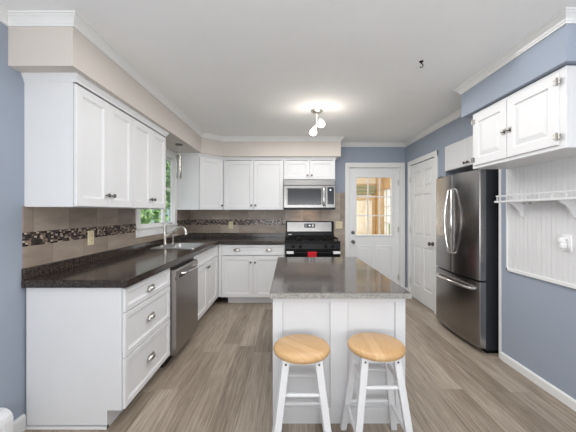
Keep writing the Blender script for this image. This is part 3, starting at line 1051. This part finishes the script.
front = face([-hw, -hw + 0.062, -0.055, 0.055, hw - 0.062, hw], [0.0, 0.10, IT - 0.035, IT], lambda i, j: not (i in (1, 3) and j == 1), 0.0, 0.022)
front.build('front_panel', M['white'], t, bevel=0.002)
bk = face([-hw, -hw + 0.062, -0.055, 0.055, hw - 0.062, hw], [0.0, 0.10, IT - 0.05, IT], lambda i, j: not (i in (1, 3) and j == 1), dp - 0.017, dp)
bk.build('rear_panel', M['white'], t, bevel=0.002)
for s in (-1, 1):
    g = grid_slab([0.017, 0.10, dp / 2 - 0.04, dp / 2 + 0.04, dp - 0.10, dp - 0.017], [0.0, 0.10, IT - 0.05, IT], lambda i, j: not (i in (1, 3) and j == 1),
                  min(s * hw, s * (hw - 0.006)), max(s * hw, s * (hw - 0.006)), 'x')
    g.build('side_panel', M['white'], t)
t = thing('island_worktop', 'grey speckled laminate top on the island', 'worktop', (0.3215, 1.79, IT + 0.001))
MB().box(-0.4375, 0.4375, 0, 1.42, 0.0005, 0.036).build('surface', M['islandtop'], t, bevel=0.004)
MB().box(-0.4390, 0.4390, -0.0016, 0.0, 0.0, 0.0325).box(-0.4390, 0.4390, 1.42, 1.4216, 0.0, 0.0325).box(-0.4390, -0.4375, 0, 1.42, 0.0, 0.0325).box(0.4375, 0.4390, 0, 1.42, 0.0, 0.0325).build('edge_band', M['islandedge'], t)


# ------------------------------------------------------------------ stools
def stool(x, y, label, rz=0.0, seat_rot=0.0, dz=0.0):
    t = thing('bar_stool', label, 'stool', (x, y, 0), rz, 'wooden bar stools at the island')
    H = 0.602
    R = 0.158
    prof = [(0.10, H - 0.036), (R - 0.014, H - 0.036), (R - 0.004, H - 0.030), (R, H - 0.020), (R - 0.001, H - 0.012), (R - 0.008, H - 0.004), (R - 0.022, H), (0.03, H)]
    s = MB().lathe(prof, (0, 0, 0), 'z', 56).build('seat', M['oak'], t, sharp=60)
    s.rotation_euler = (0, 0, seat_rot)
    a, b_, zt = 0.084, 0.156, H - 0.036

    def at(sx, sy, z):
        k = b_ + (a - b_) * z / zt
        return (sx * k, sy * k, z)
    for sx in (-1, 1):
        for sy in (-1, 1):
            lg = MB().bar(at(sx, sy, 0), at(sx, sy, zt), 0.036, 0.038).build('leg', M['white'], t, bevel=0.003)
            p = at(sx, sy, zt - 0.022)
            if sy < 0:
                MB().lathe([(0.0055, 0.002), (0.0055, -0.0015), (0.001, -0.002)], (p[0], p[1] - 0.019, p[2]), 'y', 12).build('bolt', M['bronze'], lg)
    for sy in (-1, 1):
        for z in ((0.410 + dz, 0.155) if sy < 0 else (0.390 + dz, 0.185)):
            p, q = at(-1, sy, z), at(1, sy, z)
            MB().tube([p, (p[0] * 0.6, p[1], z), (q[0] * 0.6, q[1], z), q], [0.008, 0.0115, 0.0115, 0.008], 12).build('rung', M['white'], t)
    for sx in (-1, 1):
        for z in (0.43 + dz, 0.17):
            p, q = at(sx, -1, z), at(sx, 1, z)
            MB().tube([p, (p[0], p[1] * 0.6, z), (q[0], q[1] * 0.6, z), q], [0.008, 0.0115, 0.0115, 0.008], 12).build('rung', M['white'], t)
    # apron under the seat
    for sy in (-1, 1):
        MB().box(-a, a, sy * a - 0.009, sy * a + 0.009, zt - 0.03, zt - 0.001).build('apron', M['white'], t)
    return t


stool(0.073, 1.615, 'oak-topped white stool with evenly golden seat, at the sink side of the island', seat_rot=0.5, dz=-0.022)
stool(0.494, 1.640, 'oak-topped white stool with a darker seat strip, at the fridge side of the island', seat_rot=-0.35)

# ------------------------------------------------------------------ fridge
t = thing('refrigerator', 'stainless french-door refrigerator with a bottom freezer drawer in the wall recess', 'refrigerator', (1.80, 3.135, 0), -R90)
hwf = 0.405
MB().box(-hwf + 0.004, hwf - 0.004, 0.062, 0.76, 0.035, 1.745).build('cabinet_body', M['fridgeside'], t, bevel=0.003)
MB().box(-hwf + 0.02, hwf - 0.02, 0.08, 0.7, 0.0, 0.035).build('base_grille', M['black'], t)
MB().box(-hwf + 0.01, -hwf + 0.09, 0.02, 0.10, 1.745, 1.762).build('hinge_cover', M['black'], t)
MB().box(hwf - 0.09, hwf - 0.01, 0.02, 0.10, 1.745, 1.762).build('hinge_cover', M['black'], t)


def bulge(x0, x1, n=14, sag=0.034, y_back=0.058, off=0.0, c=0.012):
    pts = []
    for i in range(n + 1):
        x = x0 + (x1 - x0) * i / n
        e = min(x - x0, x1 - x) if False else 1
        yv = -sag * (1 - (x / hwf) ** 2) + off
        pts.append((x, yv))
    pts[0] = (x0, pts[0][1] + c * 0.6)
    pts[-1] = (x1, pts[-1][1] + c * 0.6)
    pts.insert(1, (x0 + c * 0.4, pts[1][1] * 0 + (-sag * (1 - ((x0 + c * 0.4) / hwf) ** 2) + off + 0.001)))
    pts.insert(-1, (x1 - c * 0.4, -sag * (1 - ((x1 - c * 0.4) / hwf) ** 2) + off + 0.001))
    return pts + [(x1, y_back), (x0, y_back)]


ld = MB().prism(bulge(-hwf, -0.003), 0.692, 1.742, 'z', True).build('door', M['steelv'], t, sharp=20)
rd = MB().prism(bulge(0.003, hwf), 0.692, 1.742, 'z', True).build('door', M['steelv'], t, sharp=20)
fz = MB().prism(bulge(-hwf, hwf, 24), 0.055, 0.676, 'z', True).build('freezer_drawer', M['steelv'], t, sharp=20)


def vhandle(x, xm, parent):
    pts, z0, z1 = [], 0.90, 1.585
    pts.append((x, -0.030, z0))
    for i in range(13):
        s = i / 12
        q = math.sin(PI * s)
        pts.append((x + (xm - x) * q, -0.058 - 0.030 * q, z0 + 0.012 + (z1 - z0 - 0.024) * s))
    pts.append((x, -0.030, z1))
    MB().tube(pts, [0.012] + [0.0125] * 13 + [0.012], 12).build('handle', M['chrome'], parent)


vhandle(-0.028, -0.050, ld)
vhandle(0.038, 0.080, rd)
pts = [(-0.34, -0.008, 0.60)]
for i in range(13):
    s = i / 12
    x = -0.34 + 0.68 * s
    pts.append((x, -0.034 * (1 - (x / hwf) ** 2) - 0.030 - 0.02 * math.sin(PI * s), 0.604))
pts.append((0.34, -0.008, 0.60))
MB().tube(pts, 0.0135, 12).build('handle', M['chrome'], fz)

# cupboard above the fridge
t = thing('wall_cabinet', 'short off-white cupboard tucked above the refrigerator', 'cabinet', (1.925, 3.575, 0), -R90)
W5 = 0.905
MB().box(0.002, W5 - 0.002, 0.02, 0.40, 1.838, 2.145).build('body', M['white'], t)
mid = W5 / 2
a = MB().panel(0.004, mid - 0.002, 1.840, 2.143, [(0, 0.02), (0, 0.003), (0.003, 0)]).build('door', M['white'], t)
knob(mid - 0.030, 1.875, a)
c = MB().panel(mid + 0.002, W5 - 0.004, 1.840, 2.143, [(0, 0.02), (0, 0.003), (0.003, 0)]).build('door', M['white'], t)
knob(mid + 0.030, 1.875, c)

# big rustic wall cupboard
t = thing('wall_cabinet', 'wide white wall cupboard with raised-panel doors and surface hinges over the bead-board', 'cabinet', (1.62, 2.55, 0), -R90)
W6, CZ0, CZ1 = 0.86, 1.716, 2.195
MB().box(0, W6, 0.02, 0.32, CZ0, CZ1).build('body', M['white'], t, bevel=0.003)
fr = grid_slab([0, 0.035, 0.40, 0.42, W6 - 0.055, W6], [CZ0, CZ0 + 0.035, CZ1 - 0.035, CZ1], lambda i, j: not (i in (1, 3) and j == 1), 0.0, 0.02, 'y')
fr.build('face_frame', M['white'], t, bevel=0.002)


def spring_hinge(x, z, parent, s):
    mb = MB()
    for sg in (-1, 1):
        mb.prism([(x + sg * 0.004, z - 0.022), (x + sg * 0.026, z - 0.014), (x + sg * 0.018, z), (x + sg * 0.026, z + 0.014), (x + sg * 0.004, z + 0.022)], -0.017, -0.0125, 'y')
    mb.cyl((x, -0.018, z - 0.024), (x, -0.018, z + 0.024), 0.0045, n=10)
    mb.build('hinge', M['pewter'], parent)


for (x0, x1, hx_, lx) in ((0.025, 0.406, 0.025, 0.386), (0.414, W6 - 0.045, W6 - 0.045, 0.440)):
    dr = MB().raised(x0, x1, CZ0 + 0.025, CZ1 - 0.025, y=-0.012, t=0.012, rail=0.062).build('door', M['white'], t)
    spring_hinge(hx_, CZ0 + 0.075, dr, 1)
    spring_hinge(hx_, CZ1 - 0.075, dr, 1)
    lt = MB().box(lx - 0.016, lx + 0.016, -0.017, -0.012, 1.918, 1.958).lathe([(0.006, -0.017), (0.006, -0.020), (0.012, -0.024), (0.012, -0.030), (0.003, -0.033)], (lx, 0, 1.938), 'y', 14)
    lt.build('latch', M['pewter'], dr)

# bead-board on the wall
BB0, BB1, BZ0, BZ1 = 1.0, 2.553, 0.845, 1.716
poly = [(0.0, BB0)]
pp = []
yv = BB0
while yv < BB1 - 0.001:
    y2 = min(yv + 0.042, BB1)
    pp += [(-0.008, yv + 0.004), (-0.008, y2 - 0.004), (-0.003, y2 - 0.002), (-0.008, y2)]
    yv = y2
pp = [(XR + a, b2) for a, b2 in pp]
bb = MB().prism([(XR, BB0)] + pp + [(XR, BB1)], BZ0, BZ1, 'z')
bbo = structure(bb.build('wall_panelling', M['white']), 'white bead-board panel on the blue wall', 'panelling')
MB().box(XR - 0.018, XR, BB0, BB1 + 0.012, BZ0 - 0.022, BZ0 + 0.004).box(XR - 0.018, XR, BB1 - 0.004, BB1 + 0.012, BZ0 - 0.022, BZ1).build('edge_trim', M['trimwhite'], bbo, bevel=0.002)

# plate shelf
t = thing('wall_shelf', 'narrow white plate shelf with a low gallery rail on the bead-board', 'shelf', (XR - 0.008, 1.90, 1.42))
MB().box(-0.128, 0, -0.70, 0.645, 0, 0.016).build('board', M['white'], t, bevel=0.003)
g = MB().box(-0.124, -0.114, -0.69, 0.63, 0.052, 0.062).box(-0.119, 0.0, 0.62, 0.63, 0.052, 0.062)
g.build('gallery_rail', M['white'], t)
yv = 0.62
while yv > -0.69:
    MB().cyl((-0.119, yv, 0.014), (-0.119, yv, 0.054), 0.0035, n=8).build('spindle', M['white'], t)
    yv -= 0.105
for yy in (0.49, 0.05, -0.5):
    MB().prism([(0, 0), (-0.115, 0), (-0.110, -0.012), (-0.07, -0.035), (-0.035, -0.08), (-0.022, -0.118), (0, -0.122)], yy - 0.008, yy + 0.008, 'y').build('bracket', M['white'], t)
for yy in (0.40, 0.34):
    MB().tube([(-0.06, yy, 0.002), (-0.06, yy, -0.010), (-0.066, yy, -0.018), (-0.074, yy, -0.016), (-0.076, yy, -0.008)], 0.0022, 8).build('cup_hook', M['bronze'], t)


# ------------------------------------------------------------------ outlets
def outlet(loc, rz, label, wdt=0.072, h=0.118, gangs=1, m='beigeplastic'):
    t = thing('wall_outlet', label, 'outlet', loc, rz, 'wall outlets')
    MB().panel(-wdt / 2, wdt / 2, -h / 2, h / 2, [(0, 0.0), (0, -0.003), (0.003, -0.006)]).build('cover_plate', M[m], t)
    for gi in range(gangs):
        cx = (gi - (gangs - 1) / 2) * 0.046
        for zz in (-0.021, 0.021):
            s = MB().lathe([(0.0165, -0.005), (0.0165, -0.008), (0.002, -0.0082)], (cx, 0, zz), 'y', 16).build('socket', M[m], t)
            MB().box(cx - 0.008, cx - 0.0055, -0.0088, -0.008, zz - 0.006, zz + 0.006).box(cx + 0.0055, cx + 0.008, -0.0088, -0.008, zz - 0.006, zz + 0.006).build('slot', M['black'], s)
    return t


outlet((XL + 0.010, 2.375, 1.128), R90, 'cream wall outlet in the mosaic band beneath the window-side cabinets')
outlet((-0.952, YB - 0.010, 1.125), 0, 'cream wall outlet on the tile beside the angled corner')
outlet((0.832, YB - 0.008, 1.125), 0, 'cream double outlet on the tile between the stove and the door', wdt=0.116, gangs=2)
outlet((XR - 0.008, 2.01, 1.124), -R90, 'white wall outlet on the bead-board with a plug-in device', m='whiteplastic')
t = thing('air_freshener', 'white plug-in air freshener in the bead-board outlet', 'air freshener', (XR - 0.0165, 2.012, 1.12), -R90)
MB().lathe([(0.022, 0), (0.024, -0.010), (0.023, -0.024), (0.016, -0.032), (0.003, -0.034)], (-0.012, 0, 0.022), 'y', 20).box(-0.030, 0.008, -0.026, 0, -0.004, 0.042).build('housing', M['whiteplastic'], t, bevel=0.004)
MB().lathe([(0.017, -0.030), (0.021, -0.022), (0.021, -0.004), (0.016, 0.002)], (0.004, -0.022, 0.0), 'z', 20).build('bottle', M['whiteplastic'], t)

# ------------------------------------------------------------------ pendant lamp over the sink
t = thing('pendant_lamp', 'small glass cylinder pendant hanging from the soffit over the sink', 'pendant lamp', (-1.375, 3.64, SZ))
MB().lathe([(0.045, -0.0002), (0.045, -0.012), (0.012, -0.022), (0.003, -0.024)], n=24).build('ceiling_canopy', M['bronze'], t)
MB().cyl((0, 0, -0.02), (0, 0, -0.14), 0.0025, n=8).build('cord', M['nickel'], t)
MB().lathe([(0.003, -0.128), (0.018, -0.132), (0.018, -0.17), (0.012, -0.175), (0.002, -0.176)]).build('lamp_holder', M['nickel'], t)
v, f = [], []
prof = [(0.018, -0.135), (0.034, -0.142), (0.036, -0.15), (0.036, -0.425), (0.033, -0.425), (0.033, -0.15), (0.018, -0.14)]
MB().lathe(prof, n=28).build('shade', M['shadeglass'], t)
MB().lathe([(0.033, -0.425), (0.0375, -0.425), (0.0375, -0.432), (0.033, -0.432), (0.033, -0.4251)], n=28).build('rim', M['nickel'], t)
MB().lathe([(0.006, -0.175), (0.012, -0.20), (0.018, -0.225), (0.014, -0.25), (0.003, -0.256)], n=16).build('bulb', M['whiteplastic'], t)

# ceiling fixture
t = thing('ceiling_light', 'small ceiling spotlight fixture with two lit frosted heads', 'ceiling light', (0.315, 3.24, ZC))
MB().lathe([(0.068, 0), (0.068, -0.012), (0.050, -0.028), (0.012, -0.033)], n=28).build('ceiling_plate', M['nickel'], t)
MB().cyl((0, 0, -0.03), (0, 0, -0.19), 0.006, n=10).cyl((-0.045, -0.0, -0.19), (0.04, 0.0, -0.15), 0.006, n=10).build('stem', M['nickel'], t)
light_names = []
for (dx, dz, tx, lab) in ((0.050, -0.150, 0.35, 0), (-0.036, -0.242, -0.3, 1)):
    hd = thing('tmp', None, None)
    bpy.data.objects.remove(hd)
    sh = MB().lathe([(0.012, 0.036), (0.026, 0.030), (0.037, 0.008), (0.040, -0.012), (0.034, -0.030), (0.018, -0.040), (0.003, -0.042)], n=22)
    cth, sth = math.cos(tx), math.sin(tx)
    sh.v = [(p[0] * cth - p[2] * sth + dx, p[1], p[0] * sth + p[2] * cth + dz) for p in sh.v]
    so = sh.build('glass_shade', M['bulb'], t)
    cap = MB().lathe([(0.008, 0.056), (0.020, 0.050), (0.022, 0.034), (0.014, 0.028)], n=16)
    cap.v = [(p[0] * cth - p[2] * sth + dx, p[1], p[0] * sth + p[2] * cth + dz) for p in cap.v]
    cap.build('socket_cap', M['nickel'], t)
    light('ceiling_fixture_glow', 'POINT', (0.315 + dx, 3.24 - 0.06, ZC + dz - 0.08), 2.2, (1.0, 0.93, 0.82), radius=0.05)

# ceiling hook
t = thing('ceiling_hook', 'small black plant hook screwed into the bare ceiling', 'hook', (1.003, 2.19, ZC))
MB().lathe([(0.015, 0), (0.014, -0.005), (0.004, -0.009), (0.0035, -0.02)], n=14).build('base', M['blackmatte'], t)
MB().tube([(0, 0, -0.015), (0.010, 0, -0.022), (0.014, 0, -0.033), (0.008, 0, -0.044), (-0.004, 0, -0.046), (-0.012, 0, -0.040)], 0.0035, 8).build('hook', M['blackmatte'], t)

# baseboard heater at the near end of the blue wall
t = thing('baseboard_heater', 'white rounded end of a baseboard heater on the blue wall', 'heater', (XL + 0.014, 0.95, 0.0))
hp = [(0, 0.01), (0.066, 0.01), (0.070, 0.02), (0.070, 0.185), (0.064, 0.208), (0.050, 0.226), (0.030, 0.238), (0, 0.242)]
MB().prism([(a, b2) for a, b2 in hp], -0.9, 0.62, 'y').build('cover', M['trimwhite'], t, bevel=0.003)
MB().prism([(a * 1.04, b2 * 1.01) for a, b2 in hp], 0.62, 0.68, 'y').build('end_cap', M['whiteplastic'], t, bevel=0.004)

# ------------------------------------------------------------------ sunroom beyond the glazed door
structure(MB().box(0.60, 2.62, YB, 7.72, -0.1, 0).build('floor_sunroom', M['cream']), 'pale sunroom floor beyond the door', 'floor')
g = grid_slab([0.60, 1.62, 2.20, 2.54], [0, 0.35, 1.95, 2.6], lambda i, j: not (i == 1 and j == 1), 7.60, 7.70, 'y')
structure(g.build('wall_sunroom', M['cream']), 'cream end wall of the sunroom', 'wall')
g = grid_slab([YB + 0.14, 5.2, 7.42, 7.60], [0, 0.25, 1.92, 2.6], lambda i, j: not (i == 1 and j == 1), 2.42, 2.54, 'x')
structure(g.build('wall_sunroom', M['pine']), 'honey pine side wall of the sunroom with white windows', 'wall')
structure(MB().box(0.60, 0.70, YB + 0.14, 7.6, 0, 2.6).build('wall_sunroom', M['cream']), 'blank cream side wall of the sunroom', 'wall')
structure(MB().box(0.5, 2.75, YB + 0.14, 7.8, 2.6, 2.7).build('ceiling_sunroom', M['pine']), 'honey pine ceiling of the sunroom', 'ceiling')
structure(MB().box(2.28, 2.41, 7.42, 7.60, 0, 2.6).build('trim_5', M['pine']), 'honey pine corner post of the sunroom', 'post')
mb = MB()
yv = 5.2
while yv < 7.46:
    mb.box(2.455, 2.49, yv - 0.012, yv + 0.012, 0.25, 1.92)
    yv += 0.225
for zz in (0.27, 0.67, 1.08, 1.49, 1.90):
    mb.box(2.456, 2.489, 5.2, 7.45, zz - 0.012, zz + 0.012)
for yy in (5.22, 6.32, 7.43):
    mb.box(2.45, 2.495, yy - 0.03, yy + 0.03, 0.25, 1.92)
w3 = structure(mb.build('window_3', M['trimwhite']), 'white muntined window on the sunroom side', 'window')
MB().box(2.470, 2.474, 5.2, 7.45, 0.25, 1.92).build('pane', M['glass'], w3)
mb = MB().box(1.62, 1.66, 7.62, 7.67, 0.35, 1.95).box(2.16, 2.20, 7.62, 7.67, 0.35, 1.95).box(1.66, 2.16, 7.62, 7.67, 0.35, 0.40).box(1.66, 2.16, 7.62, 7.67, 1.9, 1.95)
mb.box(1.52, 1.62, 7.575, 7.60, 0.30, 2.02).box(2.20, 2.27, 7.575, 7.60, 0.30, 2.02).box(1.52, 2.27, 7.575, 7.60, 0.25, 0.35).box(1.62, 2.20, 7.57, 7.60, 1.66, 1.72)
w4 = structure(mb.build('window_4', M['pine']), 'pine-framed window in the sunroom end wall', 'window')
MB().box(1.66, 2.16, 7.64, 7.644, 0.4, 1.9).build('pane', M['glass'], w4)
t = thing('roller_blind', 'cream roller blind drawn down in the sunroom end window', 'blind', (1.91, 7.61, 0.36))
MB().box(-0.285, 0.285, 0.0, 0.004, 0.02, 1.50).build('fabric', M['cream'], t)
MB().cyl((-0.285, 0.004, 0.02), (0.285, 0.004, 0.02), 0.008, n=10).build('bottom_bar', M['cream'], t)
t = thing('roman_shade', 'olive grey fabric shade drawn up over the sunroom end window', 'shade', (1.90, 7.565, 1.80))
s = MB()
for k in range(3):
    s.prism([(0.0, 0.08 * k), (-0.03, 0.08 * k + 0.01), (-0.018, 0.08 * k + 0.08), (0.0, 0.08 * k + 0.08)], -0.36, 0.36, 'x')
s.build('fabric', M['shadegreen'], t)
MB().box(-0.37, 0.37, -0.03, 0.0, 0.24, 0.275).build('head_rail', M['pine'], t)

# ------------------------------------------------------------------ outdoors
structure(MB().box(-30, 30, -12, 40, -0.5, -0.3).build('ground', M['grass']), 'lawn outside', 'ground')


def foliage(c0, rx, ry, rz_, n, size):
    mb = MB()
    for _ in range(n):
        while True:
            p = Vector((random.uniform(-1, 1), random.uniform(-1, 1), random.uniform(-1, 1)))
            if 0.35 < p.length < 1.0:
                break
        q = Vector((p.x * rx, p.y * ry, p.z * rz_)) + Vector(c0)
        a = Vector((random.gauss(0, 1), random.gauss(0, 1), random.gauss(0, 1))).normalized()
        b2 = a.cross(Vector((random.gauss(0, 1), random.gauss(0, 1), random.gauss(0, 1)))).normalized()
        s_ = size * random.uniform(0.6, 1.3)
        n_ = a.cross(b2) * s_ * 0.15
        mb.add([q - a * s_, q + b2 * s_ * 0.5 - n_, q + a * s_, q - b2 * s_ * 0.5 - n_], [(0, 1, 2), (0, 2, 3)])
    return mb


def tree(x, y, h0, c, r, n, size, name, label, cat):
    t = thing(name, label, cat, (x, y, -0.3))
    MB().tube([(0, 0, 0), (0.03, 0, h0 * 0.5), (0, 0.02, h0 + 0.3)], [0.09, 0.07, 0.03], 10).build('trunk', M['bark'], t)
    foliage((0, 0, c), r[0], r[1], r[2], n, size).build('foliage', M['leaf'], t)
    return t


tree(-4.05, 7.0, 0.6, 1.55, (1.08, 1.0, 1.45), 4600, 0.075, 'shrub', 'leafy green shrub seen through the window under the wall cabinets', 'shrub')
tree(-4.15, 10.2, 1.8, 3.2, (1.5, 1.5, 1.5), 7000, 0.10, 'tree', 'green tree crown seen through the blind above the sink', 'tree')
t = thing('neighbour_house', 'pale blue house wall seen through the narrow pane beyond the shrub', 'house', (-5.2, 14.0, -0.3))
MB().box(-3.5, 1.3, 0, 5, 0, 2.9).build('wall', M['siding'], t)
MB().prism([(-3.8, 2.9), (1.6, 2.9), (-1.1, 4.2)], -0.2, 5.2, 'y').build('roof', M['roof'], t)
